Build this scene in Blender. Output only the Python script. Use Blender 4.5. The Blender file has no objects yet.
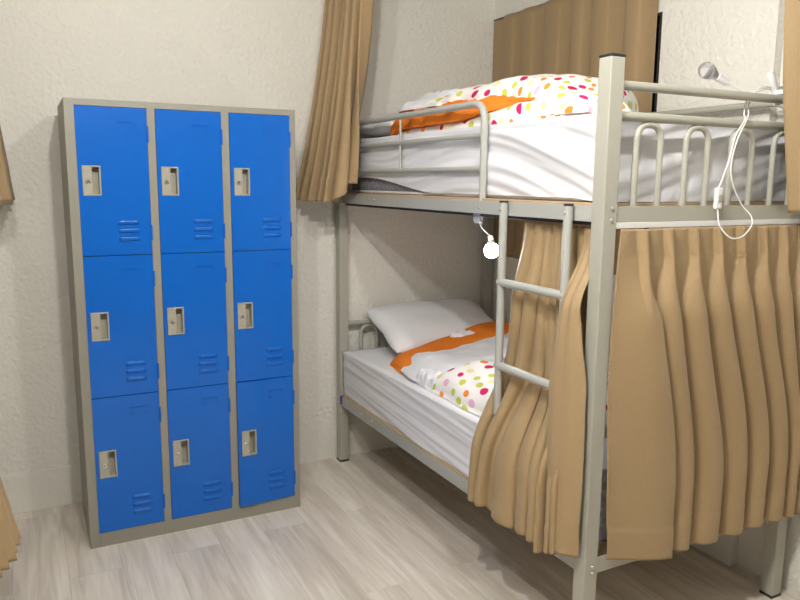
import bpy, bmesh, math, random
from mathutils import Vector, Matrix, noise
random.seed(7)
PI = math.pi
scene = bpy.context.scene
C = scene.collection

# ------------------------------------------------------------------ camera
F_PX, PITCH, ROLL, YAW, CZ = 729.98, 0.1601, 0.009, 0.4778, 1.4919
cd = bpy.data.cameras.new('camera')
cam = bpy.data.objects.new('camera', cd); C.objects.link(cam)
cd.sensor_fit = 'HORIZONTAL'; cd.sensor_width = 36.0; cd.lens = F_PX * 36.0 / 800.0
cd.clip_start = 0.02; cd.clip_end = 50
_r0 = Vector((math.cos(YAW), -math.sin(YAW), 0))
_f0 = Vector((math.sin(YAW) * math.cos(PITCH), math.cos(YAW) * math.cos(PITCH), -math.sin(PITCH)))
_u0 = Vector((math.sin(YAW) * math.sin(PITCH), math.cos(YAW) * math.sin(PITCH), math.cos(PITCH)))
_R = _r0 * math.cos(ROLL) + _u0 * math.sin(ROLL)
_U = -_r0 * math.sin(ROLL) + _u0 * math.cos(ROLL)
cam.matrix_world = Matrix(((_R.x, _U.x, -_f0.x, 0), (_R.y, _U.y, -_f0.y, 0), (_R.z, _U.z, -_f0.z, CZ), (0, 0, 0, 1)))
scene.camera = cam

# ------------------------------------------------------------------ world, lights, exposure
w = bpy.data.worlds.new('world'); scene.world = w; w.use_nodes = True
w.node_tree.nodes['Background'].inputs[0].default_value = (0.9, 0.92, 1.0, 1)
w.node_tree.nodes['Background'].inputs[1].default_value = 0.02
scene.view_settings.view_transform = 'Standard'
scene.view_settings.look = 'None'
scene.view_settings.gamma = 1.0
scene.view_settings.use_curve_mapping = False
scene.view_settings.exposure = 0.0
for lx_, ly_, en in ((1.04, 1.02, 38), (0.34, 1.02, 82), (-0.10, 1.02, 48)):
    ld = bpy.data.lights.new('ceiling_lamp_light', 'POINT'); ld.energy = en
    ld.shadow_soft_size = 0.04; ld.color = (1.0, 0.982, 0.945)
    lo = bpy.data.objects.new('ceiling_lamp_light', ld); C.objects.link(lo); lo.location = (lx_, ly_, 2.56)

# ------------------------------------------------------------------ helpers
OFF = {}
def link_mesh(name, verts, faces, mat, parent=None, smooth=False, uvs=None, off=None, matidx=None):
    if off is None: off = OFF.get(parent.name, Vector((0, 0, 0))) if parent else Vector((0, 0, 0))
    me = bpy.data.meshes.new(name)
    me.from_pydata([Vector(v) - off for v in verts], [], faces)
    if uvs:
        ul = me.uv_layers.new(name='UVMap')
        for l in me.loops: ul.data[l.index].uv = uvs[l.vertex_index]
    if smooth:
        for p in me.polygons: p.use_smooth = True
    me.update()
    o = bpy.data.objects.new(name, me); C.objects.link(o)
    for m in (mat if isinstance(mat, (list, tuple)) else [mat]): me.materials.append(m)
    if parent: o.parent = parent; OFF[o.name] = off
    return o
def root(name, loc, label, cat, group=None):
    o = bpy.data.objects.new(name, None); C.objects.link(o); o.location = loc
    o.empty_display_size = 0.1
    o['label'] = label; o['category'] = cat
    if group: o['group'] = group
    OFF[o.name] = Vector(loc); return o
def tag(o, label, cat, group=None):
    o['label'] = label; o['category'] = cat
    if group: o['group'] = group
    return o
def struct(o): o['kind'] = 'structure'; return o
class MB:
    def __init__(s): s.v = []; s.f = []
    def add(s, v, f):
        n = len(s.v); s.v += [tuple(p) for p in v]; s.f += [tuple(i + n for i in q) for q in f]; return s
    def box(s, a, b, bev=0.0):
        x0, y0, z0 = (min(a[i], b[i]) for i in range(3)); x1, y1, z1 = (max(a[i], b[i]) for i in range(3))
        if bev <= 0:
            v = [(x0,y0,z0),(x1,y0,z0),(x1,y1,z0),(x0,y1,z0),(x0,y0,z1),(x1,y0,z1),(x1,y1,z1),(x0,y1,z1)]
            return s.add(v, [(0,3,2,1),(4,5,6,7),(0,1,5,4),(1,2,6,5),(2,3,7,6),(3,0,4,7)])
        bm = bmesh.new(); bmesh.ops.create_cube(bm, size=1.0)
        for q in bm.verts:
            q.co = Vector(((x0+x1)/2 + q.co.x*(x1-x0), (y0+y1)/2 + q.co.y*(y1-y0), (z0+z1)/2 + q.co.z*(z1-z0)))
        bmesh.ops.bevel(bm, geom=list(bm.edges), offset=bev, segments=2, profile=0.5, affect='EDGES')
        bm.verts.index_update()
        r = s.add([q.co[:] for q in bm.verts], [tuple(q.index for q in fc.verts) for fc in bm.faces]); bm.free(); return r
    def tube(s, pts, r, n=10, cap=True):
        pts = [Vector(p) for p in pts]; rings = []; prev = None
        rr = r if isinstance(r, (list, tuple)) else [r]*len(pts)
        for i, p in enumerate(pts):
            t = (pts[min(i+1, len(pts)-1)] - pts[max(i-1, 0)]).normalized()
            if prev is None:
                a = Vector((0,0,1)) if abs(t.z) < 0.9 else Vector((1,0,0)); prev = (a - t*a.dot(t)).normalized()
            else: prev = (prev - t*prev.dot(t)).normalized()
            b = t.cross(prev)
            rings.append([p + (prev*math.cos(2*PI*k/n) + b*math.sin(2*PI*k/n))*rr[i] for k in range(n)])
        v = [q for ring in rings for q in ring]; f = []
        for i in range(len(rings)-1):
            for k in range(n):
                a = i*n+k; b = i*n+(k+1) % n; f.append((a, b, b+n, a+n))
        if cap: f.append(tuple(range(n-1, -1, -1))); m = (len(rings)-1)*n; f.append(tuple(range(m, m+n)))
        return s.add(v, f)
    def lathe(s, prof, o, axis, n=16):
        axis = Vector(axis).normalized(); a = Vector((0,0,1)) if abs(axis.z) < 0.9 else Vector((1,0,0))
        e = (a - axis*a.dot(axis)).normalized(); g = axis.cross(e); o = Vector(o); v = []; f = []
        for (r, h) in prof:
            for k in range(n): v.append(o + axis*h + (e*math.cos(2*PI*k/n) + g*math.sin(2*PI*k/n))*max(r, 1e-5))
        for i in range(len(prof)-1):
            for k in range(n): a_ = i*n+k; b_ = i*n+(k+1) % n; f.append((a_, b_, b_+n, a_+n))
        f.append(tuple(range(n-1, -1, -1))); m = (len(prof)-1)*n; f.append(tuple(range(m, m+n)))
        return s.add(v, f)
    def build(s, name, mat, parent=None, smooth=False, off=None):
        o = link_mesh(name, s.v, s.f, mat, parent, smooth, off=off)
        if smooth:
            o.data.set_sharp_from_angle(angle=math.radians(40))
        return o
def box(name, a, b, mat, parent=None, bev=0.002, off=None): return MB().box(a, b, bev).build(name, mat, parent, off=off)
def fillet(pts, r, n=6):
    pts = [Vector(p) for p in pts]; out = [pts[0]]
    for i in range(1, len(pts)-1):
        p = pts[i]; a = (pts[i-1]-p); b = (pts[i+1]-p); d = min(r, a.length*0.49, b.length*0.49)
        a = p + a.normalized()*d; b = p + b.normalized()*d
        for k in range(n+1):
            t = k/n; out.append(a*(1-t)**2 + p*2*t*(1-t) + b*t*t)
    out.append(pts[-1]); return out
def spline(pts, n=8):
    P = [Vector(p) for p in pts]; P = [P[0]*2-P[1]] + P + [P[-1]*2-P[-2]]; out = []
    for i in range(1, len(P)-2):
        for k in range(n):
            t = k/n; a, b, c, d = P[i-1], P[i], P[i+1], P[i+2]
            out.append(0.5*((2*b) + (c-a)*t + (2*a-5*b+4*c-d)*t*t + (3*b-a-3*c+d)*t**3))
    out.append(P[-2]); return out
def sm(a, b, x):
    t = min(1, max(0, (x-a)/(b-a))); return t*t*(3-2*t)
def lerp(a, b, t): return a + (b-a)*t
def interp(xs, ys, x):
    if x <= xs[0]: return ys[0]
    for i in range(len(xs)-1):
        if x <= xs[i+1]: return lerp(ys[i], ys[i+1], (x-xs[i])/(xs[i+1]-xs[i]))
    return ys[-1]
def N(x, y=0, z=0): return noise.noise(Vector((x, y, z)))
def copy_tree(o, parent=None):
    c = o.copy(); C.objects.link(c)
    if parent: c.parent = parent
    for ch in list(o.children): copy_tree(ch, c)
    return c

# ------------------------------------------------------------------ materials
def M(name, col, rough=0.5, metal=0.0, spec=0.5, var=0.0, vscale=20, bump=0.0, bscale=80, coat=0.0, trans=0.0, emis=None, estr=0.0, sheen=0.0):
    m = bpy.data.materials.new(name); m.use_nodes = True; nt = m.node_tree; b = nt.nodes['Principled BSDF']
    b.inputs['Base Color'].default_value = (*col, 1); b.inputs['Roughness'].default_value = rough
    b.inputs['Metallic'].default_value = metal; b.inputs['Specular IOR Level'].default_value = spec
    b.inputs['Coat Weight'].default_value = coat; b.inputs['Transmission Weight'].default_value = trans
    b.inputs['Sheen Weight'].default_value = sheen
    if emis: b.inputs['Emission Color'].default_value = (*emis, 1); b.inputs['Emission Strength'].default_value = estr
    tc = nt.nodes.new('ShaderNodeTexCoord')
    if var:
        n = nt.nodes.new('ShaderNodeTexNoise'); n.inputs['Scale'].default_value = vscale; n.inputs['Detail'].default_value = 4
        nt.links.new(tc.outputs['Object'], n.inputs['Vector'])
        mx = nt.nodes.new('ShaderNodeMix'); mx.data_type = 'RGBA'
        mx.inputs[6].default_value = (*[c*(1-var) for c in col], 1); mx.inputs[7].default_value = (*[min(1, c*(1+var)) for c in col], 1)
        nt.links.new(n.outputs['Fac'], mx.inputs[0]); nt.links.new(mx.outputs[2], b.inputs['Base Color'])
    if bump:
        n2 = nt.nodes.new('ShaderNodeTexNoise'); n2.inputs['Scale'].default_value = bscale; n2.inputs['Detail'].default_value = 3
        nt.links.new(tc.outputs['Object'], n2.inputs['Vector'])
        bp = nt.nodes.new('ShaderNodeBump'); bp.inputs['Strength'].default_value = bump; bp.inputs['Distance'].default_value = 0.01
        nt.links.new(n2.outputs['Fac'], bp.inputs['Height']); nt.links.new(bp.outputs['Normal'], b.inputs['Normal'])
    return m
m_wall = M('plaster_wall', (0.76, 0.735, 0.665), 0.75, spec=0.25, var=0.02, vscale=3, bump=0.8, bscale=52)
m_ceil = M('ceiling_paint', (0.42, 0.41, 0.385), 0.9)
m_absorb = M('brown_bounce_absorber', (0.22, 0.16, 0.11), 0.6, var=0.1, vscale=5)  # made-up dark brown for the unseen front wall, cuts bounce light
m_base = M('baseboard_paint', (0.75, 0.725, 0.655), 0.65, spec=0.3, var=0.02, vscale=8, bump=0.35, bscale=45)
m_metal = M('grey_beige_enamel', (0.39, 0.38, 0.32), 0.38, spec=0.5, var=0.02, vscale=9)
m_rail = M('grey_enamel_rail', (0.41, 0.415, 0.385), 0.40, spec=0.5, var=0.02, vscale=9)
m_lockf = M('locker_grey_enamel', (0.27, 0.257, 0.212), 0.45, var=0.02, vscale=8)
m_blue = M('locker_blue_enamel', (0.003, 0.118, 0.52), 0.27, spec=0.25, var=0.04, vscale=60, bump=0.05, bscale=260, coat=0.35)
m_handle = M('handle_beige_plastic', (0.37, 0.35, 0.285), 0.4)
m_steel = M('steel', (0.62, 0.61, 0.58), 0.28, metal=1.0)
m_black = M('black_plastic', (0.02, 0.02, 0.025), 0.45)
m_ply = M('plywood', (0.50, 0.36, 0.21), 0.6, var=0.15, vscale=14)
m_purple = M('purple_plastic', (0.12, 0.06, 0.28), 0.5)
m_white = M('white_plastic', (0.82, 0.82, 0.80), 0.35)
m_sheet = M('white_cotton', (0.74, 0.74, 0.775), 0.85, spec=0.15, bump=0.06, bscale=25, sheen=0.1)
m_pillow = M('pillow_cotton', (0.76, 0.76, 0.78), 0.85, spec=0.15, bump=0.06, bscale=18)
m_orange = M('orange_cotton', (0.80, 0.22, 0.025), 0.8, spec=0.15, var=0.05, vscale=12, bump=0.10, bscale=30)
m_glass = M('window_glass', (0.01, 0.01, 0.012), 0.08, spec=0.5)
m_frame = M('dark_window_frame', (0.03, 0.026, 0.022), 0.5)
m_bulbglass = M('bulb_glass', (0.95, 0.96, 1.0), 0.03, trans=0.9)
m_clear = M('clear_plastic', (0.85, 0.87, 0.9), 0.15, trans=0.6)
m_lit = M('lit_bulb', (1, 1, 1), 0.5, emis=(0.93, 0.95, 1.0), estr=150)
def curtain_mat(name, col):
    m = M(name, col, 0.62, spec=0.25, sheen=0.12); nt = m.node_tree; b = nt.nodes['Principled BSDF']
    tc = nt.nodes.new('ShaderNodeTexCoord'); mp = nt.nodes.new('ShaderNodeMapping'); mp.inputs['Scale'].default_value = (260, 260, 60)
    nz = nt.nodes.new('ShaderNodeTexNoise'); nz.inputs['Scale'].default_value = 1.0; nz.inputs['Detail'].default_value = 2
    nt.links.new(tc.outputs['Object'], mp.inputs[0]); nt.links.new(mp.outputs[0], nz.inputs['Vector'])
    mx = nt.nodes.new('ShaderNodeMix'); mx.data_type = 'RGBA'
    mx.inputs[6].default_value = (*[c*0.90 for c in col], 1); mx.inputs[7].default_value = (*[c*1.10 for c in col], 1)
    nt.links.new(nz.outputs['Fac'], mx.inputs[0]); nt.links.new(mx.outputs[2], b.inputs['Base Color'])
    return m
m_curt = curtain_mat('tan_curtain_satin', (0.355, 0.248, 0.131))
def quilt_mat():
    m = M('grey_quilted_ticking', (0.27, 0.27, 0.30), 0.8); nt = m.node_tree; b = nt.nodes['Principled BSDF']
    tc = nt.nodes.new('ShaderNodeTexCoord'); v = nt.nodes.new('ShaderNodeTexVoronoi'); v.inputs['Scale'].default_value = 90
    nt.links.new(tc.outputs['Object'], v.inputs['Vector'])
    r = nt.nodes.new('ShaderNodeValToRGB'); r.color_ramp.elements[0].color = (0.50, 0.50, 0.55, 1); r.color_ramp.elements[1].color = (0.24, 0.24, 0.28, 1)
    r.color_ramp.elements[1].position = 0.55
    nt.links.new(v.outputs['Distance'], r.inputs[0]); nt.links.new(r.outputs[0], b.inputs['Base Color']); return m
m_quilt = quilt_mat()
def dots_mat():
    m = M('polka_dot_cotton', (0.85, 0.83, 0.80), 0.85, spec=0.15); nt = m.node_tree; b = nt.nodes['Principled BSDF']; L = nt.links.new
    uv = nt.nodes.new('ShaderNodeUVMap'); uv.uv_map = 'UVMap'
    mp = nt.nodes.new('ShaderNodeMapping'); mp.inputs['Scale'].default_value = (1.0, 0.78, 1); mp.inputs['Rotation'].default_value = (0, 0, 0.5)
    L(uv.outputs[0], mp.inputs[0])
    v = nt.nodes.new('ShaderNodeTexVoronoi'); v.voronoi_dimensions = '2D'; v.inputs['Scale'].default_value = 17; v.inputs['Randomness'].default_value = 0.5
    L(mp.outputs[0], v.inputs['Vector'])
    sp = nt.nodes.new('ShaderNodeSeparateColor'); L(v.outputs['Color'], sp.inputs[0])
    th = nt.nodes.new('ShaderNodeMath'); th.operation = 'MULTIPLY_ADD'; L(sp.outputs[1], th.inputs[0]); th.inputs[1].default_value = 0.10; th.inputs[2].default_value = 0.22
    ls = nt.nodes.new('ShaderNodeMath'); ls.operation = 'LESS_THAN'; L(v.outputs['Distance'], ls.inputs[0]); L(th.outputs[0], ls.inputs[1])
    r = nt.nodes.new('ShaderNodeValToRGB'); cr = r.color_ramp; cr.interpolation = 'CONSTANT'
    cols = [(0.55, 0.015, 0.09), (0.85, 0.30, 0.04), (0.83, 0.72, 0.38), (0.80, 0.45, 0.62), (0.80, 0.24, 0.05), (0.56, 0.58, 0.10), (0.60, 0.02, 0.13)]
    cr.elements[0].color = (*cols[0], 1); cr.elements[1].position = 1/7; cr.elements[1].color = (*cols[1], 1)
    for i in range(2, 7): e = cr.elements.new(i/7); e.color = (*cols[i], 1)
    L(sp.outputs[0], r.inputs[0])
    mx = nt.nodes.new('ShaderNodeMix'); mx.data_type = 'RGBA'; mx.inputs[6].default_value = (0.85, 0.83, 0.80, 1)
    L(ls.outputs[0], mx.inputs[0]); L(r.outputs[0], mx.inputs[7]); L(mx.outputs[2], b.inputs['Base Color']); return m
m_dots = dots_mat()
def plank_mat():
    m = M('whitewashed_oak', (0.6, 0.52, 0.42), 0.42, spec=0.35); nt = m.node_tree; b = nt.nodes['Principled BSDF']; L = nt.links.new
    tc = nt.nodes.new('ShaderNodeTexCoord'); oi = nt.nodes.new('ShaderNodeObjectInfo')
    cb = nt.nodes.new('ShaderNodeCombineXYZ'); ml = nt.nodes.new('ShaderNodeMath'); ml.operation = 'MULTIPLY'; ml.inputs[1].default_value = 57
    L(oi.outputs['Random'], ml.inputs[0]); L(ml.outputs[0], cb.inputs[0]); L(ml.outputs[0], cb.inputs[2])
    ad = nt.nodes.new('ShaderNodeVectorMath'); L(tc.outputs['Object'], ad.inputs[0]); L(cb.outputs[0], ad.inputs[1])
    mp = nt.nodes.new('ShaderNodeMapping'); mp.inputs['Scale'].default_value = (30, 2.2, 1); L(ad.outputs[0], mp.inputs[0])
    nz = nt.nodes.new('ShaderNodeTexNoise'); nz.inputs['Scale'].default_value = 1; nz.inputs['Detail'].default_value = 6; nz.inputs['Distortion'].default_value = 1.2
    L(mp.outputs[0], nz.inputs['Vector'])
    mp2 = nt.nodes.new('ShaderNodeMapping'); mp2.inputs['Scale'].default_value = (7, 0.9, 1); L(ad.outputs[0], mp2.inputs[0])
    n2 = nt.nodes.new('ShaderNodeTexNoise'); n2.inputs['Scale'].default_value = 1; n2.inputs['Detail'].default_value = 2; L(mp2.outputs[0], n2.inputs['Vector'])
    mm = nt.nodes.new('ShaderNodeMath'); mm.operation = 'MULTIPLY_ADD'; L(n2.outputs['Fac'], mm.inputs[0]); mm.inputs[1].default_value = 0.5
    m3 = nt.nodes.new('ShaderNodeMath'); m3.operation = 'MULTIPLY'; L(nz.outputs['Fac'], m3.inputs[0]); m3.inputs[1].default_value = 0.5; L(m3.outputs[0], mm.inputs[2])
    r = nt.nodes.new('ShaderNodeValToRGB'); r.color_ramp.elements[0].position = 0.30; r.color_ramp.elements[1].position = 0.68
    r.color_ramp.elements[0].color = (0.50, 0.435, 0.36, 1); r.color_ramp.elements[1].color = (0.84, 0.785, 0.70, 1)
    L(mm.outputs[0], r.inputs[0])
    hs = nt.nodes.new('ShaderNodeHueSaturation'); vv = nt.nodes.new('ShaderNodeMath'); vv.operation = 'MULTIPLY_ADD'
    L(oi.outputs['Random'], vv.inputs[0]); vv.inputs[1].default_value = 0.10; vv.inputs[2].default_value = 0.95
    L(vv.outputs[0], hs.inputs['Value']); L(r.outputs[0], hs.inputs['Color']); L(hs.outputs[0], b.inputs['Base Color'])
    bp = nt.nodes.new('ShaderNodeBump'); bp.inputs['Strength'].default_value = 0.08; bp.inputs['Distance'].default_value = 0.003
    L(nz.outputs['Fac'], bp.inputs['Height']); L(bp.outputs[0], b.inputs['Normal']); return m
m_plank = plank_mat()
m_sub = M('floor_seam', (0.50, 0.44, 0.37), 0.8)

# ------------------------------------------------------------------ room shell
YW, XS_FAR, XS_NEAR, YSTEP = 3.543, 2.412, 2.452, 1.786
XL, YF, ZC = -1.22, -3.00, 2.62
floor = struct(box('floor', (XL-0.1, YF-0.1, -0.06), (2.7, YW+0.1, -0.0105), m_sub, bev=0))
pw, pl = 0.192, 1.28
pm = MB().box((0, 0, -0.0105), (pw-0.0006, pl-0.0006, 0.0), 0.0004)
pmesh = None
i = 0; x = XL - 0.05
while x < 2.46:
    y = YF - (0.37*i*1.7) % pl
    while y < YW:
        if y + pl > YF:
            y0c = max(y, YF); y1c = min(y+pl-0.0006, YW); x1c = min(x+pw-0.0006, XS_NEAR)
            if y1c - y0c > 0.02 and x1c - x > 0.01:
                full = abs((y1c-y0c) - (pl-0.0006)) < 1e-6 and abs((x1c-x) - (pw-0.0006)) < 1e-6
                if full and pmesh:
                    o = bpy.data.objects.new('floor_plank', pmesh); C.objects.link(o)
                else:
                    o = MB().box((0, 0, -0.0105), (x1c-x, y1c-y0c, 0.0), 0.0004).build('floor_plank', m_plank)
                    if full: pmesh = o.data
                o.parent = floor; o.location = (x, y0c, 0)
        y += pl
    x += pw; i += 1
struct(box('ceiling', (XL-0.1, YF-0.1, ZC), (2.7, YW+0.1, ZC+0.08), m_ceil, bev=0))
struct(box('wall_back', (XL-0.1, YW, -0.06), (2.7, YW+0.1, ZC), m_wall, bev=0))
struct(box('wall_left', (XL-0.1, YF, -0.06), (XL, YW, ZC), m_wall, bev=0))
struct(box('wall_front', (XL-0.1, YF-0.1, -0.06), (2.7, YF, ZC), m_absorb, bev=0))
WY0, WY1, WZ0, WZ1 = 2.32, 3.36, 1.15, 2.197
wr = MB()
wr.box((XS_NEAR, YF, -0.06), (2.7, YSTEP, ZC))
wr.box((XS_FAR, YSTEP, -0.06), (2.7, WY0, ZC)); wr.box((XS_FAR, WY1, -0.06), (2.7, YW, ZC))
wr.box((XS_FAR, WY0, -0.06), (2.7, WY1, WZ0)); wr.box((XS_FAR, WY0, WZ1), (2.7, WY1, ZC))
wall_right = struct(wr.build('wall_right', m_wall))
win = MB().box((2.47, WY0, WZ0), (2.50, WY0+0.045, WZ1), 0.002).box((2.47, WY1-0.045, WZ0), (2.50, WY1, WZ1), 0.002)
win.box((2.47, WY0+0.045, WZ0), (2.50, WY1-0.045, WZ0+0.045), 0.002).box((2.47, WY0+0.045, WZ1-0.045), (2.50, WY1-0.045, WZ1), 0.002)
win.box((2.472, (WY0+WY1)/2-0.02, WZ0+0.045), (2.498, (WY0+WY1)/2+0.02, WZ1-0.045), 0.002)
window = struct(win.build('window_1', m_frame))
for a, b in ((WY0+0.045, (WY0+WY1)/2-0.02), ((WY0+WY1)/2+0.02, WY1-0.045)):
    box('pane', (2.482, a, WZ0+0.045), (2.488, b, WZ1-0.045), m_glass, window, 0)
rev = MB().box((2.41, WY0, WZ0), (2.47, WY0+0.012, WZ1)).box((2.41, WY1-0.012, WZ0), (2.47, WY1, WZ1)).box((2.41, WY0+0.012, WZ1-0.012), (2.47, WY1-0.012, WZ1)).box((2.41, WY0+0.012, WZ0), (2.47, WY1-0.012, WZ0+0.012))
rev.build('reveal_lining', m_frame, window)
struct(box('baseboard_back', (XL, YW-0.006, 0.0), (XS_FAR, YW, 0.185), m_base, bev=0.002))
struct(box('baseboard_right', (XS_FAR-0.006, YSTEP, 0.0), (XS_FAR, YW-0.006, 0.185), m_base, bev=0.002))

# ------------------------------------------------------------------ locker
LW, LH, LD = 0.90, 1.79, 0.41
LX, LY, LR = 0.1655, 3.044, 0.0015
locker = root('locker', (0, 0, 0), 'tall grey steel locker with nine blue doors against the plaster wall', 'locker')
OFF[locker.name] = Vector((0, 0, 0))
b = MB()
b.box((0, 0.021, 0), (0.0012, LD, LH)).box((LW-0.0012, 0.021, 0), (LW, LD, LH)).box((0.0012, LD-0.0012, 0), (LW-0.0012, LD, LH))
b.box((0.0012, 0.021, LH-0.0012), (LW-0.0012, LD-0.0012, LH)).box((0.0012, 0.021, 0.045), (LW-0.0012, LD-0.0012, 0.047))
b.build('cabinet_body', m_lockf, locker)
DX = [0.036, 0.3255, 0.616]; DW = 0.2565; DT = [1.764, 1.197, 0.629]; DB = [1.200, 0.632, 0.062]
fr = MB()
for a, c in ((0, 0.036), (DX[0]+DW+0.001, DX[1]-0.001), (DX[1]+DW+0.001, DX[2]-0.001), (DX[2]+DW+0.001, LW)):
    fr.box((a, 0, 0.0), (c, 0.021, LH), 0.0015)
fr.box((0.036, 0.0005, 1.7655), (LW-0.01, 0.021, LH), 0.0012).box((0.036, 0.0005, 0), (LW-0.01, 0.021, 0.0605), 0.0012)
fr.build('face_frame', m_lockf, locker)
for r_ in range(2):
    box('shelf', (0.002, 0.022, DB[r_]-0.003), (LW-0.002, LD-0.003, DB[r_]-0.001), m_lockf, locker, 0)
for a in (DX[0]+DW+0.017, DX[1]+DW+0.017):
    box('divider', (a-0.0008, 0.022, 0.05), (a+0.0008, LD-0.003, LH-0.003), m_lockf, locker, 0)
hx0, hx1 = 0.018, 0.076          # handle opening in the door
def make_door(col, row):
    x0, zt, zb = DX[col], DT[row], DB[row]; h = zt - zb
    if row > 0: zt -= 0.0; h = zt - zb
    # local door space: x from the left edge, y 0 = front face, z from the bottom
    hz1, hz0 = h-0.224, h-0.330
    xs = [0.0, hx0, hx1, DW]; zs = [0.0, hz0, hz1, h]
    bm = bmesh.new(); V = [[bm.verts.new((xx, 0, zz)) for xx in xs] for zz in zs]
    fs = [bm.faces.new((V[j][i_], V[j][i_+1], V[j+1][i_+1], V[j+1][i_])) for j in range(3) for i_ in range(3) if not (i_ == 1 and j == 1)]
    ex = bmesh.ops.extrude_face_region(bm, geom=fs)
    for q in ex['geom']:
        if isinstance(q, bmesh.types.BMVert): q.co.y += 0.018
    bmesh.ops.recalc_face_normals(bm, faces=bm.faces); bm.verts.index_update()
    v = [q.co[:] for q in bm.verts]; f = [tuple(q.index for q in fc.verts) for fc in bm.faces]; bm.free()
    piv = Vector((DW, 0, 0))
    d = link_mesh('door', [Vector(q)-piv for q in v], f, m_blue, None); d.parent = locker
    d.location = (x0+DW, -0.0025, zb)
    if col == 2 and row == 2: d.rotation_euler = (0, 0, math.radians(2.6)); d.location.y = -0.003
    def part(mb, name, mat, smooth=False):
        o = link_mesh(name, [Vector(q)-piv for q in mb.v], mb.f, mat, None, smooth, off=Vector((0,0,0))); o.parent = d
        if smooth: o.data.set_sharp_from_angle(angle=math.radians(40))
        return o
    hb = MB(); t = 0.006
    a0, a1, c0, c1 = hx0-0.004, hx1+0.004, hz0-0.004, hz1+0.004
    hb.box((a0, -0.004, c1-t), (a1, 0.004, c1), 0.0012).box((a0, -0.004, c0), (a1, 0.004, c0+t), 0.0012)
    hb.box((a0, -0.004, c0+t), (a0+t, 0.004, c1-t), 0.0012).box((a1-t, -0.004, c0+t), (a1, 0.004, c1-t), 0.0012)
    xm = a0 + 0.035
    hb.box((a0+t, -0.0025, c0+t), (xm, 0.004, c1-t), 0.0008)                  # lock plate
    hb.box((xm-0.0015, 0.002, c0+t), (xm, 0.035, c1-t)).box((hx1-0.0015, 0.002, hz0), (hx1, 0.035, hz1))
    hb.box((xm, 0.0335, hz0), (hx1, 0.035, hz1)).box((xm, 0.002, hz1-0.0015), (hx1, 0.035, hz1)).box((xm, 0.002, hz0), (hx1, 0.035, hz0+0.0015))
    part(hb, 'handle', m_handle)
    lk = MB(); zc = c0 + (c1-c0)*0.46; xc = a0+0.019
    lk.lathe([(0.0088, 0), (0.0088, 0.003), (0.0070, 0.0045), (0.0068, 0.0035)], (xc, 0.0, zc), (0, -1, 0), 16)
    part(lk, 'lock', m_steel, True)
    kh = MB().box((xc-0.0012, -0.0047, zc-0.0042), (xc+0.0012, -0.0030, zc+0.0042)); part(kh, 'keyhole', m_black)
    for k in range(3):
        zc = h-0.436-k*0.0325; lv = MB(); prof = []
        n = 6; vv = []; ff = []
        for e, (xx, sc) in enumerate(((0.134, 0.0), (0.140, 0.85), (0.146, 1.0), (0.200, 1.0), (0.206, 0.85), (0.212, 0.0))):
            for q in range(n+1):
                an = PI*q/n; vv.append((xx, -max(0.0075*sc*math.sin(an)**0.8, 0.0), zc + 0.0095*math.cos(an)))
        for e in range(5):
            for q in range(n):
                a_ = e*(n+1)+q; ff.append((a_, a_+1, a_+n+2, a_+n+1))
        lv.add(vv, ff); part(lv, 'louver', m_blue, True)
    cs = MB().box((0.140, -0.0042, h-0.0555), (0.208, 0.001, h-0.0525)).box((0.140, -0.0036, h-0.083), (0.152, 0.001, h-0.0800), 0.0005).box((0.196, -0.0036, h-0.083), (0.208, 0.001, h-0.0800), 0.0005)
    cs.box((0.140, -0.0008, h-0.0815), (0.208, 0.0005, h-0.0805)).box((0.140, -0.0010, h-0.080), (0.1412, 0.0005, h-0.055)).box((0.2068, -0.0010, h-0.080), (0.208, 0.0005, h-0.055))
    part(cs, 'card_slot', m_blue)
    for zz in (h-0.128, h-0.510):
        hg = MB().tube([(DW+0.0015, -0.0005, zz), (DW+0.0015, -0.0005, zz+0.062)], 0.0042, 8)
        part(hg, 'hinge', m_blue, True)
for c_ in range(3):
    for r_ in range(3): make_door(c_, r_)
locker.location = (LX, LY, 0); locker.rotation_euler = (0, 0, LR)

# ------------------------------------------------------------------ bunk bed
X0, X1, Y0, Y1 = 1.4416, 2.395, 1.556, 3.515
PS = 0.05
ZT, URL, URH, LRL, LRH, T1, T2 = 1.834, 1.3844, 1.4299, 0.3153, 0.3677, 1.7632, 1.680
bed = root('bunk_bed', ((X0+X1)/2, (Y0+Y1)/2, 0), 'grey metal bunk bed with ladder along the right wall', 'bunk bed')
def post(xa, ya):
    p_ = box('post', (xa, ya, 0.006), (xa+PS, ya+PS, ZT), m_metal, bed, 0.003)
    MB().box((xa-0.0008, ya-0.0008, ZT-0.001), (xa+PS+0.0008, ya+PS+0.0008, ZT+0.007), 0.002).build('post_cap', m_black, p_)
    MB().box((xa-0.0008, ya-0.0008, 0.0), (xa+PS+0.0008, ya+PS+0.0008, 0.012), 0.001).build('foot_pad', m_black, p_)
    return p_
post(X0, Y0); post(X0, Y1-PS); post(X1-PS, Y0); post(X1-PS, Y1-PS)
RI, RT = 0.006, 0.030
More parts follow.
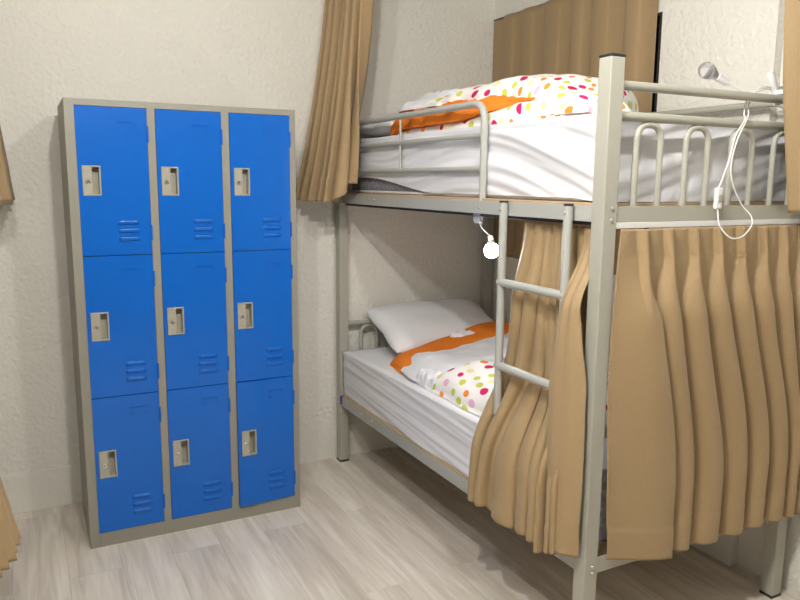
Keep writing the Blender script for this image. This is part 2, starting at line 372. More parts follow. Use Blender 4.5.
for zl, zh, nm in ((URL, URH, 'upper'), (LRL, LRH, 'lower')):
    for xa, sgn in ((X0+RI, 1), (X1-RI, -1)):
        m_ = MB().box((xa, Y0+PS, zl), (xa+sgn*0.004, Y1-PS, zh), 0.001).box((xa+sgn*0.004, Y0+PS, zl), (xa+sgn*RT, Y1-PS, zl+0.004), 0.001)
        m_.build('side_rail', m_rail, bed)
    for ya, sgn in ((Y0+RI, 1), (Y1-RI, -1)):
        m_ = MB().box((X0+PS, ya, zl), (X1-PS, ya+sgn*0.004, zh), 0.001).box((X0+PS, ya+sgn*0.004, zl), (X1-PS, ya+sgn*RT, zl+0.004), 0.001)
        m_.build('end_rail', m_metal if ya < 2 else m_rail, bed)
    box('bed_board', (X0+0.012, Y0+0.012+PS, zl+0.0345), (X1-0.012, Y1-0.012-PS, zh+0.008 if nm == 'upper' else zh+0.006), m_ply, bed, 0.002)
    for k in range(4):
        yy = Y0 + 0.35 + k*0.42
        box('cross_slat', (X0+0.014, yy, zl+0.006), (X1-0.014, yy+0.04, zl+0.034), m_rail, bed, 0.002)
def loops(yc, zb, zt, n=4):
    for k in range(n):
        cx = (X0+X1)/2 + (k-1.5)*0.1985
        pts = fillet([(cx-0.047, yc, zb), (cx-0.047, yc, zt), (cx+0.047, yc, zt), (cx+0.047, yc, zb)], 0.046, 8)
        MB().tube(pts, 0.0095, 10).build('guard_loop', m_metal, bed, True)
for yc in (Y0+0.025, Y1-0.025):
    for zz in (T1, T2):
        MB().tube([(X0+PS-0.001, yc, zz), (X1-PS+0.001, yc, zz)], 0.0135, 14).build('end_tube', m_metal, bed, True)
    loops(yc, URH-0.002, T2-0.020)
    MB().tube([(X0+PS-0.001, yc, 0.754), (X1-PS+0.001, yc, 0.754)], 0.0125, 14).build('end_tube', m_metal, bed, True)
    loops(yc, LRH-0.002, 0.754-0.020)
# guard rail on the aisle side of the top bunk
gx = X0 + 0.020; gy = 2.192
g = MB().tube(fillet([(gx, Y1-PS+0.001, 1.768), (gx, gy, 1.768), (gx, gy, URL+0.012)], 0.07, 10), 0.0132, 14).build('guard_rail', m_rail, bed, True)
for zz, rr in ((1.657, 0.0105), (1.541, 0.0100)):
    MB().tube([(gx, Y1-PS+0.001, zz), (gx, gy+0.008, zz)], rr, 12).build('guard_crossbar', m_rail, g, True)
MB().tube([(gx, 2.833, 1.757), (gx, 2.833, 1.545)], 0.0052, 10).build('guard_spindle', m_rail, g, True)
# wall side guard rail
wx = X1 - 0.026
g2 = MB().tube(fillet([(wx, Y1-PS+0.001, 1.776), (wx, 1.672, 1.776), (wx, 1.672, URH-0.004)], 0.075, 10), 0.0130, 14).build('guard_rail', m_metal, bed, True)
MB().tube([(wx, Y1-PS+0.001, 1.60), (wx, 1.68, 1.60)], 0.0105, 12).build('guard_crossbar', m_metal, g2, True)
# ladder
lxx = X0 - 0.0145
lad = MB().tube([(lxx, 2.013, 1.428), (lxx, 2.013, 0.70)], 0.0140, 14).build('ladder_rail', m_rail, bed, True)
lad2 = MB().tube([(lxx, 1.688, 1.430), (lxx, 1.688, 0.70)], 0.0140, 14).build('ladder_rail', m_rail, bed, True)
for l_, yy in ((lad, 2.013), (lad2, 1.688)):
    MB().tube([(lxx, yy, 1.4275), (lxx, yy, 1.434)], 0.0146, 14).build('rail_cap', m_black, l_, True)
for zz in (1.161, 0.873):
    MB().tube([(lxx-0.001, 2.024, zz), (lxx-0.001, 1.677, zz)], 0.0142, 14).build('rung', m_rail, bed, True)
# bolts
bolt_src = None
def bolt(p, axis, r=0.0062):
    global bolt_src
    if bolt_src is None:
        mb = MB().lathe([(r, 0), (r*0.96, 0.0015), (r*0.7, 0.0036), (r*0.25, 0.0046)], (0, 0, 0), (0, 0, 1), 10)
        o = mb.build('bolt', m_steel, bed, True, off=Vector((0, 0, 0))); bolt_src = o.data
    else:
        o = bpy.data.objects.new('bolt', bolt_src); C.objects.link(o); o.parent = bed
    o.location = Vector(p) - OFF[bed.name]; o.rotation_euler = Vector(axis).to_track_quat('Z', 'Y').to_euler(); OFF[o.name] = OFF[bed.name]
for zz in (1.424, 1.391, 0.343, 0.322): bolt((X0+0.030, Y0, zz), (0, -1, 0))
for zz in (1.424, 1.391, 0.352, 0.330): bolt((X1-0.026, Y0, zz), (0, -1, 0))
for yy, zz in ((3.13, 1.412), (3.06, 1.412), (3.20, 0.345), (3.08, 0.345)): bolt((X0+RI, yy, zz), (-1, 0, 0), 0.005)
bolt((lxx-0.0135, 2.013, 1.407), (-1, 0, 0)); bolt((lxx-0.0135, 1.688, 1.407), (-1, 0, 0)); bolt((gx-0.0130, gy, 1.405), (-1, 0, 0))
for zz in (1.42, 1.385, 0.36, 0.33): bolt((X0, Y1-0.028, zz), (-1, 0, 0))
box('joint_sleeve', (X0-0.003, Y1-PS-0.016, 0.328), (X0+0.02, Y1-PS-0.0005, 0.372), m_purple, bed, 0.002)
box('joint_sleeve', (X0-0.003, Y1-PS-0.014, 1.372), (X0+0.02, Y1-PS-0.0005, 1.425), m_rail, bed, 0.002)
# curtain track under the upper end rail and inside the aisle rail
box('curtain_track', (X0+PS+0.001, Y0+0.004, URL-0.0175), (X1-PS-0.001, Y0+0.022, URL-0.0005), m_white, bed, 0.001)
box('curtain_track', (X0+0.033, Y0+PS+0.003, URL-0.012), (X0+0.046, Y1-PS-0.003, URL-0.0005), m_frame, bed, 0.001)

# ------------------------------------------------------------------ bedding
def soft_box(a, b, r, nx, ny, nz, disp=None, remap=None, skip_bottom=False):
    """rounded box of grid quads"""
    x0, y0, z0 = a; x1, y1, z1 = b
    idx = {}; V = []; Fc = []
    def vert(i, j, k):
        key = (i, j, k)
        if key in idx: return idx[key]
        p = Vector((lerp(x0, x1, i/nx), lerp(y0, y1, j/ny), lerp(z0, z1, k/nz)))
        c = Vector((min(max(p.x, x0+r), x1-r), min(max(p.y, y0+r), y1-r), min(max(p.z, z0 if skip_bottom else z0+r), z1-r)))
        d = p - c
        nrm = d.normalized() if d.length > 1e-9 else Vector((0, 0, 1))
        if d.length > 1e-9:
            m = max(abs(d.x), abs(d.y), abs(d.z)); p = c + nrm * m if m <= r + 1e-9 else p
        if disp: p = p + nrm * disp(p, nrm)
        if remap: p = remap(p)
        idx[key] = len(V); V.append(p); return idx[key]
    def quad(q): Fc.append(tuple(q))
    for i in range(nx):
        for j in range(ny):
            quad((vert(i, j, nz), vert(i+1, j, nz), vert(i+1, j+1, nz), vert(i, j+1, nz)))
            if not skip_bottom: quad((vert(i, j, 0), vert(i, j+1, 0), vert(i+1, j+1, 0), vert(i+1, j, 0)))
    for i in range(nx):
        for k in range(nz):
            quad((vert(i, 0, k), vert(i+1, 0, k), vert(i+1, 0, k+1), vert(i, 0, k+1)))
            quad((vert(i, ny, k), vert(i, ny, k+1), vert(i+1, ny, k+1), vert(i+1, ny, k)))
    for j in range(ny):
        for k in range(nz):
            quad((vert(0, j, k), vert(0, j, k+1), vert(0, j+1, k+1), vert(0, j+1, k)))
            quad((vert(nx, j, k), vert(nx, j+1, k), vert(nx, j+1, k+1), vert(nx, j, k+1)))
    return V, Fc
def wr_upper(p, n):
    top = 0.004*N(p.x*6, p.y*5, 1) + 0.002*N(p.x*14, p.y*11, 4)
    s = p.y if abs(n.x) > abs(n.y) else p.x
    q = sm(3.1, 1.9, p.y)
    slope = lerp(0.02, 0.32, q)
    zz = p.z - slope*(s-1.6)
    a = N(s*1.5+3, zz*17, 2.1)*0.011 + N(s*2.4, zz*44, 7.3)*0.005
    return lerp(a*lerp(0.9, 1.5, q) - 0.003, top, sm(0.3, 0.95, n.z))
def wr_lower(p, n):
    top = 0.004*N(p.x*5, p.y*5, 11) + 0.0025*N(p.x*13, p.y*9, 14)
    s = p.y if abs(n.x) > abs(n.y) else p.x
    zz = p.z - 0.07*(s-2)
    return lerp(N(s*1.3+8, zz*34, 3.3)*0.0075 + N(s*2.2, zz*66, 9.3)*0.004 - 0.003, top, sm(0.3, 0.95, n.z))
def mattress(lbl, z0, z1, disp, zb, x0=1.472):
    r0 = root('mattress', ((x0+2.36)/2, 2.53, z0), lbl, 'mattress', 'bunk mattresses')
    V, Fc = soft_box((x0+0.022, 1.644, z0), (2.330, 3.436, z1-0.022), 0.030, 8, 16, 5)
    link_mesh('mattress_core', V, Fc, m_quilt, r0, True)
    rm = lambda p: Vector((p.x, p.y, lerp(zb(p.x, p.y), z1, max(0, (p.z-z0))/(z1-z0)))) if p.z < z1-0.04 else p
    def rm(p):
        t = min(1, max(0, (p.z-z0)/(z1-z0-0.05))); return Vector((p.x, p.y, p.z + (zb(p.x, p.y)-z0)*(1-t)))
    V, Fc = soft_box((x0, 1.622, z0), (2.350, 3.458, z1), 0.045, 26, 150, 34, disp, rm, True)
    link_mesh('fitted_sheet', V, Fc, m_sheet, r0, True)
    pts = fillet([(x0+0.020, 3.438, z0+0.006), (x0+0.020, 1.642, z0+0.006), (2.332, 1.642, z0+0.006), (2.332, 3.438, z0+0.006), (x0+0.03, 3.438, z0+0.006)], 0.03)
    MB().tube(pts, 0.006, 6).build('piping', m_sheet, r0, True)
    return r0
mu = mattress('mattress on the top bunk, white sheet riding up off grey quilted side', URH+0.0095, 1.695, wr_upper,
              lambda x_, y_: (URH+0.0095) + 0.062*sm(2.55, 3.20, y_)*(1-0.45*sm(3.3, 3.46, y_)) + 0.010*sm(1.6, 1.75, y_), 1.480)
ml = mattress('mattress on the bottom bunk with wrinkled white fitted sheet', LRH+0.0075, 0.612, wr_lower, lambda x_, y_: LRH+0.009, 1.456)

def cushion(name, nu, nv, mp, bot, thick, mat, parent=None, power=2.2, rim=0.0, uvscale=1.0, smooth=True):
    """closed pillow-like layer: (u,v) in -1..1 -> (x,y); underside bot(x,y), puffed thickness thick(u,v,x,y)"""
    V = []; F_ = []; UV = []
    def prof(u, v): 
        return (max(0.0, 1-abs(u)**4)*max(0.0, 1-abs(v)**4))**(1/power)
    for side in (0, 1):
        for j in range(nv+1):
            for i_ in range(nu+1):
                u = -1+2*i_/nu; v = -1+2*j/nv
                # spread samples to the rim
                u = math.sin(u*PI/2); v = math.sin(v*PI/2)
                x_, y_ = mp(u, v); z_ = bot(x_, y_); th = thick(u, v, x_, y_)
                if side == 1: z_ += rim + th*prof(u, v)
                V.append((x_, y_, z_))
    for side in (0, 1):
        o_ = side*(nu+1)*(nv+1)
        mid = [0.0]
        for j in range(nv): mid.append(mid[-1] + math.dist(V[o_+j*(nu+1)+nu//2], V[o_+(j+1)*(nu+1)+nu//2]))
        for j in range(nv+1):
            acc = [0.0]
            for i_ in range(nu): acc.append(acc[-1] + math.dist(V[o_+j*(nu+1)+i_], V[o_+j*(nu+1)+i_+1]))
            for i_ in range(nu+1): UV.append((acc[i_]-acc[nu//2] + 3.7*side, mid[j]))
    n1 = (nu+1)*(nv+1)
    for j in range(nv):
        for i_ in range(nu):
            a = j*(nu+1)+i_; q = (a, a+1, a+nu+2, a+nu+1)
            F_.append(tuple(reversed(q))); F_.append(tuple(n1+k for k in q))
    ring = [i_ for i_ in range(nu+1)] + [j*(nu+1)+nu for j in range(1, nv+1)] + [nv*(nu+1)+i_ for i_ in range(nu-1, -1, -1)] + [j*(nu+1) for j in range(nv-1, 0, -1)]
    for k in range(len(ring)):
        a, b_ = ring[k], ring[(k+1) % len(ring)]; F_.append((a, b_, n1+b_, n1+a))
    return link_mesh(name, V, F_, mat, parent, smooth, UV)
def rmap(x0, x1, y0, y1, wob=0.0, seed=0, sq=0.25):
    def f(u, v):
        uu = u*math.sqrt(1-sq*v*v*0.5); vv = v*math.sqrt(1-sq*u*u*0.5)
        x_ = lerp(x0, x1, (uu+1)/2); y_ = lerp(y0, y1, (vv+1)/2)
        e = max(abs(u), abs(v))**3
        return x_ + wob*e*N(y_*7, seed, 1), y_ + wob*e*N(x_*7, seed, 2)
    return f

# pillows
def pillow(lbl, loc, w_, d_, h_, rx, rz, seed):
    p_ = root('pillow', (0, 0, 0), lbl, 'pillow', 'bed pillows'); OFF[p_.name] = Vector((0, 0, 0))
    nu, nv = 36, 24; V = []; F_ = []
    for side in (0, 1):
        for j in range(nv+1):
            for i_ in range(nu+1):
                u = math.sin((-1+2*i_/nu)*PI/2); v = math.sin((-1+2*j/nv)*PI/2)
                k = 1-0.09*(1-abs(u))**1*abs(v)**3; k2 = 1-0.07*(1-abs(v))*abs(u)**3
                x_ = u*w_/2*k2; y_ = v*d_/2*k
                th = h_/2*(max(0, 1-abs(u)**3)*max(0, 1-abs(v)**3))**0.5 + 0.005; x_ *= 1-0.05*abs(v)**4; y_ *= 1-0.07*abs(u)**4
                th *= 1 + 0.10*N(u*2+seed, v*2, side*3)
                wr_ = 0.006*N(u*7+seed, v*5, side)*(1-max(abs(u), abs(v))**6)
                V.append((x_, y_, (th+wr_)*(1 if side else -0.55)))
    n1 = (nu+1)*(nv+1)
    for j in range(nv):
        for i_ in range(nu):
            a = j*(nu+1)+i_; q = (a, a+1, a+nu+2, a+nu+1); F_.append(tuple(reversed(q))); F_.append(tuple(n1+k for k in q))
    ring = [i_ for i_ in range(nu+1)] + [j*(nu+1)+nu for j in range(1, nv+1)] + [nv*(nu+1)+i_ for i_ in range(nu-1, -1, -1)] + [j*(nu+1) for j in range(nv-1, 0, -1)]
    for k in range(len(ring)):
        a, b_ = ring[k], ring[(k+1) % len(ring)]; F_.append((a, b_, n1+b_, n1+a))
    link_mesh('pillowcase', V, F_, m_pillow, p_, True)
    p_.location = loc; p_.rotation_euler = (rx, 0, rz); return p_
pillow('white pillow leaning on the headboard of the bottom bunk', (1.935, 3.300, 0.735), 0.70, 0.42, 0.17, math.radians(22), 0.0, 3)
pillow('white pillow at the far end of the top bunk', (1.80, 3.24, 1.748), 0.60, 0.42, 0.15, 0.0, 0.02, 9)

# --- top bunk duvet
du = root('duvet', (1.9, 2.4, 1.70), 'polka dot duvet with orange lining bundled on the top bunk', 'duvet', 'polka dot duvets')
MT = 1.699
def und_th(y_): return lerp(0.038, 0.088, sm(2.50, 2.05, y_))
cushion('dotted_underside', 40, 80, (lambda u, v: (lambda q: (q[0] - 0.42*sm(2.30, 1.85, q[1])*(u+1)/2, q[1]))(rmap(1.520, 2.26, 1.84, 3.05, 0.025, 1)(u, v))), lambda x_, y_: MT, lambda u, v, x_, y_: und_th(y_)+0.010*N(x_*5, y_*6, 3), m_dots, du, 5.0)
def org_bot(x_, y_): return MT + lerp(0.024, 0.001, sm(2.98, 3.04, y_)) + (und_th(y_)-0.038)*0.9
def org_th(u, v, x_, y_):
    return (0.092 + 0.024*N(x_*5, y_*8, 5) + 0.020*N(x_*12, y_*26, 6)) * lerp(0.15, 1.0, sm(2.03, 2.42, y_)) + 0.022*sm(2.98, 3.04, y_)
def org_map(u, v):
    x_, y_ = rmap(1.506, 2.20, 2.00, 3.085, 0.04, 7, 0.12)(u, v)
    return x_ + 0.05*sm(2.45, 2.02, y_)*(1-(u+1)/2) - 0.50*sm(2.5, 2.02, y_)*(u+1)/2 + 0.010*N(y_*18, 3, 3)*(1-(u+1)/2), y_
cushion('orange_lining', 40, 110, org_map, org_bot, org_th, m_orange, du, 5.0)
def top_bot(x_, y_): return MT + 0.050 + 0.055*sm(2.1, 2.6, y_)
def top_th(u, v, x_, y_):
    base = interp([1.72, 1.85, 2.05, 2.25, 2.45, 2.65, 2.85, 3.0], [0.05, 0.090, 0.122, 0.134, 0.098, 0.068, 0.062, 0.05], y_)
    return base + 0.016*N(x_*5, y_*6, 9) + 0.008*N(x_*11, y_*12, 2)
def top_map(u, v):
    x_, y_ = rmap(1.56, 2.24, 1.78, 2.98, 0.035, 4)(u, v)
    x_ -= 0.035*sm(2.16, 1.96, y_)*(1-(u+1)/2) + 0.42*sm(2.30, 1.85, y_)*(u+1)/2
    return x_, y_
cushion('dotted_top', 56, 90, top_map, lambda x_, y_: top_bot(x_, y_) - 0.040*sm(2.15, 1.95, y_), top_th, m_dots, du, 2.6)
def crumple_th(u, v, x_, y_): return 0.050 + 0.024*N(x_*10, y_*12, 3) + 0.020*abs(N(x_*20, y_*24, 8))
cushion('sheet_fold', 50, 70, rmap(1.535, 2.0, 2.66, 3.075, 0.06, 12), lambda x_, y_: MT + 0.104 + 0.020*sm(1.56, 1.72, x_), crumple_th, m_sheet, du, 2.6)

# --- bottom bunk duvet
dl = root('duvet', (1.9, 2.5, 0.615), 'polka dot duvet with orange lining turned down on the bottom bunk', 'duvet', 'polka dot duvets')
ML = 0.614
def lo_h(x_, y_): return 0.03*sm(1.52, 2.15, x_)*sm(2.4, 3.0, y_)
cushion('dotted_top', 60, 90, rmap(1.498, 2.325, 1.86, 2.93, 0.03, 21), lambda x_, y_: ML,
        lambda u, v, x_, y_: (0.135 + lo_h(x_, y_) + 0.018*N(x_*5, y_*5, 3) + 0.010*N(x_*11, y_*10, 6)) * lerp(1.0, 0.40, sm(2.50, 2.72, y_)), m_dots, dl, 3.2)
def lo_org(u, v):
    x_, y_ = rmap(1.528, 2.325, 2.76, 3.085, 0.02, 31, 0.12)(u, v)
    return x_, y_ + 0.13*(x_-1.55)
cushion('orange_lining', 60, 36, lo_org, lambda x_, y_: ML + 0.001,
        lambda u, v, x_, y_: 0.086 + 0.090*sm(1.55, 2.2, x_) + 0.008*N(x_*8, y_*6, 5), m_orange, dl, 3.4)
def sh_map(u, v):
    x_, y_ = rmap(1.500, 2.315, 2.55, 2.930, 0.03, 41, 0.1)(u, v)
    return x_, y_ + 0.14*(x_-1.53)
def sh_bot(x_, y_):
    return ML + 0.012 + 0.062*sm(1.49, 1.62, x_) + 0.060*sm(1.6, 2.2, x_) + 0.010*sm(2.78, 2.58, y_)*sm(1.5, 1.62, x_)
ws = cushion('sheet_fold', 80, 60, sh_map, sh_bot, lambda u, v, x_, y_: 0.024 + 0.010*N(x_*6, y_*7, 15) + 0.008*N(x_*16, y_*18, 11), m_sheet, dl, 3.4)
def fr_map(u, v):
    x_ = lerp(1.500, 1.575, (u+1)/2); y_ = lerp(2.56, 2.76, (v+1)/2); return x_ + 0.012*N(y_*25, 1, 1), y_
cushion('sheet_crumple', 24, 44, fr_map, lambda x_, y_: ML + 0.004, lambda u, v, x_, y_: 0.062 + 0.026*N(x_*45, y_*45, 3), m_sheet, dl, 2.6)
cushion('sheet_crumple', 28, 28, rmap(1.84, 1.99, 2.96, 3.04, 0.03, 3), lambda x_, y_: ML + 0.095, lambda u, v, x_, y_: 0.055 + 0.024*N(x_*45, y_*45, 3), m_sheet, dl, 2.2)

# ------------------------------------------------------------------ curtains
def cloth(name, nu, nv, fn, mat, parent, thick=0.0022):
    V = []; F_ = []
    for j in range(nv+1):
        for i_ in range(nu+1): V.append(fn(i_/nu, j/nv))
    for j in range(nv):
        for i_ in range(nu):
            a = j*(nu+1)+i_; F_.append((a, a+1, a+nu+2, a+nu+1))
    o = link_mesh(name, V, F_, mat, parent, True)
    s = o.modifiers.new('solid', 'SOLIDIFY'); s.thickness = thick; s.offset = 0
    return o
def bump(p, lo, pw_):
    """rounded fold filling lo..1 of a pitch"""
    if p < lo: return 0.0
    return max(0.0, math.sin(PI*(p-lo)/(1-lo)))**pw_
# pinch pleated curtain across the near end of the bottom bunk
ec = root('curtain', (1.96, 1.54, 0.31), 'tan pinch pleated curtain across the near end of the bottom bunk', 'curtain', 'bunk curtains')
TE = [1.504, 1.618, 1.722, 1.828, 1.932, 2.036, 2.138, 2.240, 2.335, 2.425]
BE = [1.520, 1.748, 1.852, 1.990, 2.112, 2.210, 2.306, 2.365, 2.402, 2.432]
ZTOP, ZBOT = 1.366, 0.338
NF = len(TE)-1
def hump(p, c, hw, pw_):
    d = abs(p-c)/hw
    return math.cos(d*PI/2)**pw_ if d < 1 else 0.0
def endc(s, t):
    q = s*NF; i_ = min(int(q), NF-1); p = q-i_
    z_ = lerp(ZTOP, ZBOT, t)
    e = sm(0.08, 0.80, t)
    xl = lerp(TE[i_], BE[i_], e); xr = lerp(TE[i_+1], BE[i_+1], e)
    x_ = lerp(xl, xr, p) + 0.006*N(t*3, i_*3.1, 2)*sm(0.1, 0.5, t)
    o = sm(0.075, 0.27, t)                       # how far the pleat has opened below the pinch
    if i_ == 0:
        g_ = lerp(hump(p, 0.78, 0.10, 0.8), max(sm(0.0, 0.85, p)*(1-sm(0.955, 1.0, p)), 0), o)
        amp = lerp(0.026, 0.044, o) if t > 0.085 else 0.0
    else:
        g_ = hump(p, lerp(0.72, 0.57, o), lerp(0.10, 0.43, o), lerp(0.8, 0.62, o))
        amp = lerp(0.026, 0.047, o)*lerp(1, 0.86, t) if t > 0.085 else 0.0
    y_ = 1.5505 - amp*g_
    if t <= 0.085:                               # header tape with the stitched pinch standing forward
        c = 0.78 if i_ == 0 else 0.72
        k = t/0.085
        y_ -= lerp(0.020, 0.026, k)*hump(p, c - 0.05*(1-k), lerp(0.26, 0.10, k), lerp(1.4, 0.8, k)) + 0.005*math.sin(p*2*PI)*(1-k)
    else:
        y_ -= 0.004*N(x_*7, t*4, 5)
    x_ += 0.014*g_*o*p
    if i_ == 0: x_ -= 0.022*math.sin(PI*min(1, t*1.05))*(1-p); z_ += sm(0.3, 1, t)*(0.022*(1-p) - 0.012*p)
    if t > 0.905: y_ -= 0.0022
    z_ += 0.005*N(x_*6, 3, 1)*sm(0.5, 1, t)
    return (min(x_, 2.440), min(y_, 1.5515), z_)
cloth('pleated_panel', 320, 130, endc, m_curt, ec)

# curtain bunched by the ladder
lc = root('curtain', (1.44, 1.85, 0.34), 'tan curtain gathered behind the ladder and spilling over the bottom rail', 'curtain', 'bunk curtains')
TY = [1.992, 1.935, 1.880, 1.842, 1.802, 1.766, 1.726, 1.690, 1.655]
MY = [2.048, 1.975, 1.890, 1.842, 1.795, 1.752, 1.712, 1.682, 1.650]
BY = [2.128, 2.070, 2.012, 1.856, 1.778, 1.722, 1.690, 1.662, 1.635]
NL = len(TY)-1
def lcx(z_): return lerp(1.388, 1.484, sm(0.56, 0.90, z_))
def ly3(i_, t): 
    return lerp(lerp(TY[i_], MY[i_], sm(0, 0.3, t)), BY[i_], sm(0.22, 1.0, t))
def longc(s, t):
    q = s*NL; i_ = min(int(q), NL-1); p = q-i_
    zb = 0.362 + 0.010*math.sin(i_*2.1)
    z_ = lerp(1.366, zb, t)
    y_ = lerp(ly3(i_, t), ly3(i_+1, t), p)
    amp = lerp(0.010, 0.028, sm(0.0, 0.25, t)) * lerp(1, 1.25, sm(0.6, 1, t)) * (1.0 + 0.3*math.sin(i_*1.7))
    g_ = bump(p, 0.16, 0.62)
    x_ = lcx(z_) + 0.014 - amp*g_ + 0.006*N(s*9, t*4, 3)
    y_ -= 0.020*g_*p*sm(0.2, 0.7, t)
    if t > 0.91: x_ -= 0.0022
    return (x_, y_ + 0.010*N(t*2.4, i_*2.3, 4)*sm(0.05, 0.4, t), z_)
cloth('pleated_panel', 240, 110, longc, m_curt, lc)
def flap(s, t):
    z_ = lerp(1.362, 0.372 + 0.010*s, t)
    yl = interp([0, 0.08, 0.2, 0.36, 0.48, 0.7, 1.0], [1.664, 1.668, 1.672, 1.694, 1.714, 1.706, 1.676], t)
    yr = interp([0, 0.2, 0.45, 0.7, 1.0], [1.611, 1.598, 1.572, 1.566, 1.566], t)
    y_ = lerp(yl, yr, s)
    xb = lerp(1.468, 1.398, sm(0.04, 0.24, t)); amp = lerp(0.006, 0.022, sm(0.1, 0.4, t))
    x_ = xb + 0.010 - amp*(max(0, math.sin(PI*(0.10+0.86*s)))**0.6) + 0.004*math.sin(s*14+2*t)*(1-t) + 0.022*s**3*sm(0.2, 0.5, t)
    if s < 0.08: x_ += 0.012*(1-s/0.08)*sm(0.15, 0.35, t); y_ += 0.004*(1-s/0.08)
    if t > 0.84: x_ -= 0.0022
    x_ += 0.0035*N(s*4, t*16, 7)*sm(0.7, 1.0, s)
    return (x_, y_, z_)
cloth('front_flap', 60, 90, flap, m_curt, lc)

def hung(lbl, top, bot, zt, zb, nf, amp_t, amp_b, seed, hem=0.9, group='bunk curtains', flare=1.6, name='curtain', mirror=None, zfn=None):
    """bunched curtain between a top polyline and a bottom polyline in plan"""
    cx = sum(p[0] for p in bot)/len(bot); cy = sum(p[1] for p in bot)/len(bot)
    r0 = root(name, (cx, cy, zb), lbl, 'curtain', group)
    def along(pl_, s):
        L = [0]
        for a, b_ in zip(pl_, pl_[1:]): L.append(L[-1] + math.dist(a, b_))
        d = s*L[-1]
        return interp(L, [p[0] for p in pl_], d), interp(L, [p[1] for p in pl_], d)
    def fn(s, t):
        e = t**flare
        a = along(top, s); b_ = along(bot, s); x_, y_ = lerp(a[0], b_[0], e), lerp(a[1], b_[1], e)
        a2 = along(top, min(1, s+0.02)); b2 = along(bot, min(1, s+0.02)); a1 = along(top, max(0, s-0.02)); b1 = along(bot, max(0, s-0.02))
        dx = lerp(a2[0]-a1[0], b2[0]-b1[0], e); dy = lerp(a2[1]-a1[1], b2[1]-b1[1], e); L = math.hypot(dx, dy) or 1
        ph = 2*PI*(s*nf) + 0.5*N(t*1.5, seed, 1) + 0.9*N(s*5, seed, 3)
        am = lerp(amp_t, amp_b, t)
        w_ = 2*abs(math.sin(ph/2))**0.8 - 1
        d = am*w_*(1+0.4*N(s*7, seed, 6)) + (0.0015 if t > hem else 0)
        z_ = lerp(zt, zb, t) + (zfn(s)*t**3 if zfn else 0)
        return (x_ + dy/L*d - 0.25*dx/L*am*math.cos(ph), y_ - dx/L*d - 0.25*dy/L*am*math.cos(ph), z_)
    cloth('pleated_panel', int(nf*22), 80, fn, m_curt, r0)
    return r0
hung('long tan curtain hanging beside the locker over the far corner of the bunk', [(1.428, 3.525), (1.428, 3.06)], [(1.235, 3.50), (1.275, 3.30), (1.315, 3.17), (1.405, 3.20)], 2.600, 1.398, 7, 0.030, 0.042, 2, 0.900,
     zfn=lambda s: 0.085*sm(0.74, 0.86, s))
hung('tan curtain at the right edge beside the clip lamp', [(2.060, 1.515), (2.43, 1.515)], [(2.203, 1.515), (2.43, 1.50)], 2.600, 1.405, 5, 0.022, 0.026, 5)
hung('tan curtain at the left edge level with the locker tops', [(-0.158, 3.50), (-0.158, 3.06)], [(-0.038, 3.49), (-0.043, 3.24), (-0.105, 3.14), (-0.18, 3.16)], 2.600, 1.405, 7, 0.020, 0.022, 8, flare=1.15)
hung('tan curtain at the left edge trailing near the floor', [(-0.235, 2.62), (-0.235, 2.30)], [(-0.082, 2.50), (-0.090, 2.36), (-0.15, 2.22)], 1.366, 0.352, 6, 0.012, 0.018, 11)
def winc(s, t):
    y_ = lerp(3.535, 2.335, s); z_ = lerp(2.385, 1.085, t)
    ph = 2*PI*s*6.5 + 2.0*N(s*5, 1, 1)
    w_ = math.sin(ph); w_ = math.copysign(abs(w_)**0.6, w_)
    return (2.3965 + 0.0105*w_*lerp(0.55, 1, sm(0, 0.3, t))*sm(0.0, 0.12, s) + 0.006*(1-sm(0.05, 0.12, s)) + 0.001*N(s*8, t*2, 3), y_, z_)
wc = root('window_curtain', (2.37, 2.93, 1.085), 'flat tan curtain covering the window behind the top bunk', 'curtain')
cloth('pleated_panel', 220, 40, winc, m_curt, wc)
MB().tube([(2.405, 3.535, 2.380), (2.405, 2.33, 2.380)], 0.0045, 8).build('curtain_rod', m_frame, wc, True)
for cx_, x0_, y0_, x1_, y1_, lb in ((0, 1.415, 1.62, 1.441, 3.535, 'aisle'), (0, 1.46, 1.502, 2.44, 1.528, 'end'), (0, -0.171, 1.62, -0.145, 3.535, 'left')):
    o = struct(box('trim_1' if lb == 'aisle' else 'trim_2' if lb == 'end' else 'trim_3', (x0_, y0_, 2.598), (x1_, y1_, ZC), m_white, bev=0.001))

# ------------------------------------------------------------------ clip lamps
# lit lamp under the top bunk
lp = root('clip_lamp', (1.49, 2.24, 1.37), 'lit clip lamp dangling from the upper rail beside the ladder', 'lamp', 'clip lamps')
MB().box((1.470, 2.222, 1.352), (1.4755, 2.262, 1.392), 0.0015).box((1.481, 2.222, 1.352), (1.4865, 2.262, 1.392), 0.0015).box((1.470, 2.230, 1.347), (1.4865, 2.254, 1.3535), 0.0015).build('clip', m_clear, lp)
MB().tube(spline([(1.480, 2.24, 1.352), (1.496, 2.236, 1.325), (1.522, 2.226, 1.300)]), 0.0016, 6).build('wire', m_white, lp, True)
MB().lathe([(0.0045, 0), (0.010, 0.003), (0.0105, 0.020), (0.009, 0.022)], (1.523, 2.226, 1.302), (0.10, -0.05, -1), 14).build('socket', m_white, lp, True)
MB().lathe([(0.005, 0), (0.0115, 0.003), (0.0165, 0.010), (0.0165, 0.012), (0.010, 0.0125)], (1.525, 2.225, 1.283), (0.10, -0.05, -1), 20).build('bulb_collar', m_white, lp, True)
MB().lathe([(0.0160, 0.0125), (0.0215, 0.018), (0.0265, 0.027), (0.0280, 0.037), (0.0255, 0.048), (0.0185, 0.058), (0.009, 0.0635), (0.001, 0.065)], (1.525, 2.225, 1.283), (0.10, -0.05, -1), 20).build('bulb', m_lit, lp, True)
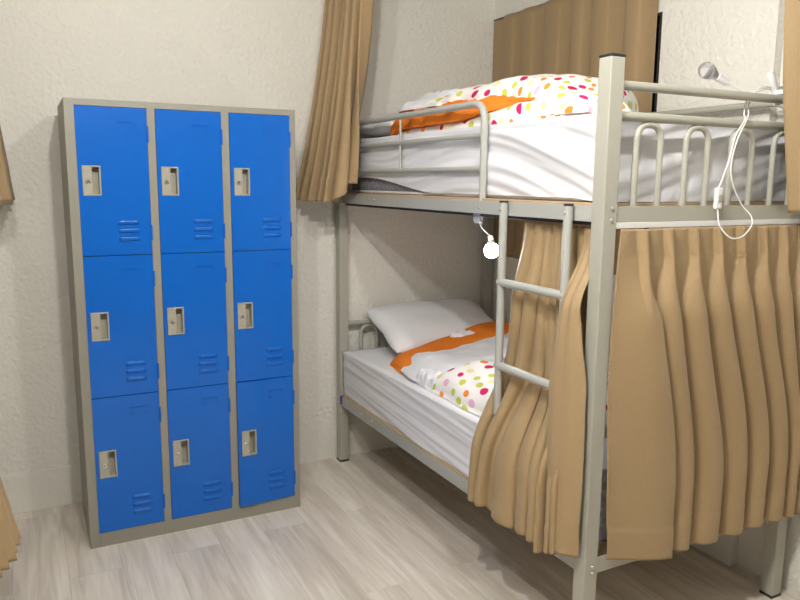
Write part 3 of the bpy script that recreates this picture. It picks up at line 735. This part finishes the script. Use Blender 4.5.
# unlit lamp clipped to the end tube of the top bunk
ul = root('clip_lamp', (2.21, 1.58, 1.78), 'unlit clip lamp with clear bulb on the top bunk end rail', 'lamp', 'clip lamps')
bd = Vector((-0.105, 0.02, 0.048)).normalized(); bs = Vector((2.078, 1.70, 1.818))
MB().lathe([(0.006, 0), (0.0105, 0.004), (0.0125, 0.03), (0.0135, 0.048), (0.010, 0.050)], bs, bd, 18).build('socket', m_white, ul, True)
bl = MB().lathe([(0.010, 0), (0.014, 0.010), (0.023, 0.026), (0.027, 0.042), (0.0245, 0.056), (0.015, 0.067), (0.004, 0.071)], bs + bd*0.049, bd, 24).build('bulb', m_bulbglass, ul, True)
MB().lathe([(0.011, 0), (0.017, 0.014), (0.018, 0.028), (0.016, 0.031), (0.004, 0.026)], bs + bd*0.052, bd, 20).build('reflector', m_steel, bl, True)
MB().tube(spline([bs, (2.150, 1.665, 1.785), (2.190, 1.625, 1.775), (2.205, 1.600, 1.790)]), 0.0035, 8).build('gooseneck', m_white, ul, True)
cl = MB()
cl.tube([(2.198, 1.5585, 1.744), (2.196, 1.556, 1.775), (2.190, 1.556, 1.812), (2.187, 1.557, 1.846), (2.187, 1.557, 1.856)], [0.013, 0.012, 0.0115, 0.0125, 0.008], 12)
cl.tube([(2.196, 1.603, 1.748), (2.190, 1.604, 1.780), (2.170, 1.602, 1.812), (2.150, 1.600, 1.838), (2.146, 1.600, 1.846)], [0.010, 0.011, 0.0105, 0.0125, 0.008], 12)
cl.box((2.176, 1.5595, 1.779), (2.206, 1.6005, 1.793), 0.003)
cl.box((2.186, 1.552, 1.738), (2.232, 1.566, 1.762), 0.005)
cl.build('clip', m_white, ul, True)
MB().tube([(2.168, 1.578, 1.799), (2.226, 1.578, 1.799)], 0.0045, 8).build('spring', m_steel, ul, True)
cyb = 1.5455
cord = [(2.195, 1.606, 1.800), (2.120, 1.606, 1.800), (2.055, 1.603, 1.758), (2.020, 1.585, 1.712), (1.990, 1.556, 1.690), (1.945, 1.549, 1.640), (1.920, cyb, 1.567), (1.896, cyb, 1.507), (1.884, cyb, 1.484)]
MB().tube(spline(cord), 0.0024, 7).build('cord', m_white, ul, True)
swm = MB().box((1.872, 1.5385, 1.420), (1.898, 1.5525, 1.484), 0.004).build('cord_switch', m_white, ul)
MB().box((1.879, 1.5365, 1.440), (1.891, 1.5390, 1.463), 0.001).build('rocker', m_handle, swm)
cord2 = [(1.886, cyb, 1.421), (1.884, 1.532, 1.371), (1.912, 1.512, 1.334), (1.962, 1.508, 1.338), (2.008, 1.515, 1.372), (2.018, 1.53, 1.400), (1.995, cyb, 1.431), (1.947, cyb, 1.492), (1.931, cyb, 1.552), (1.950, cyb, 1.628), (2.000, 1.557, 1.692), (2.040, 1.585, 1.712), (2.065, 1.603, 1.752), (2.130, 1.608, 1.795), (2.195, 1.610, 1.792)]
MB().tube(spline(cord2), 0.0022, 7).build('cord', m_white, ul, True)

# ------------------------------------------------------------------ the opposite bunk, outside the left edge of the photograph, carries the left curtains
b2 = copy_tree(bed)
b2.location.x = -0.24 - (X1-X0)/2; b2.scale.x = -1
b2['label'] = 'second grey metal bunk bed behind the curtains at the left edge'
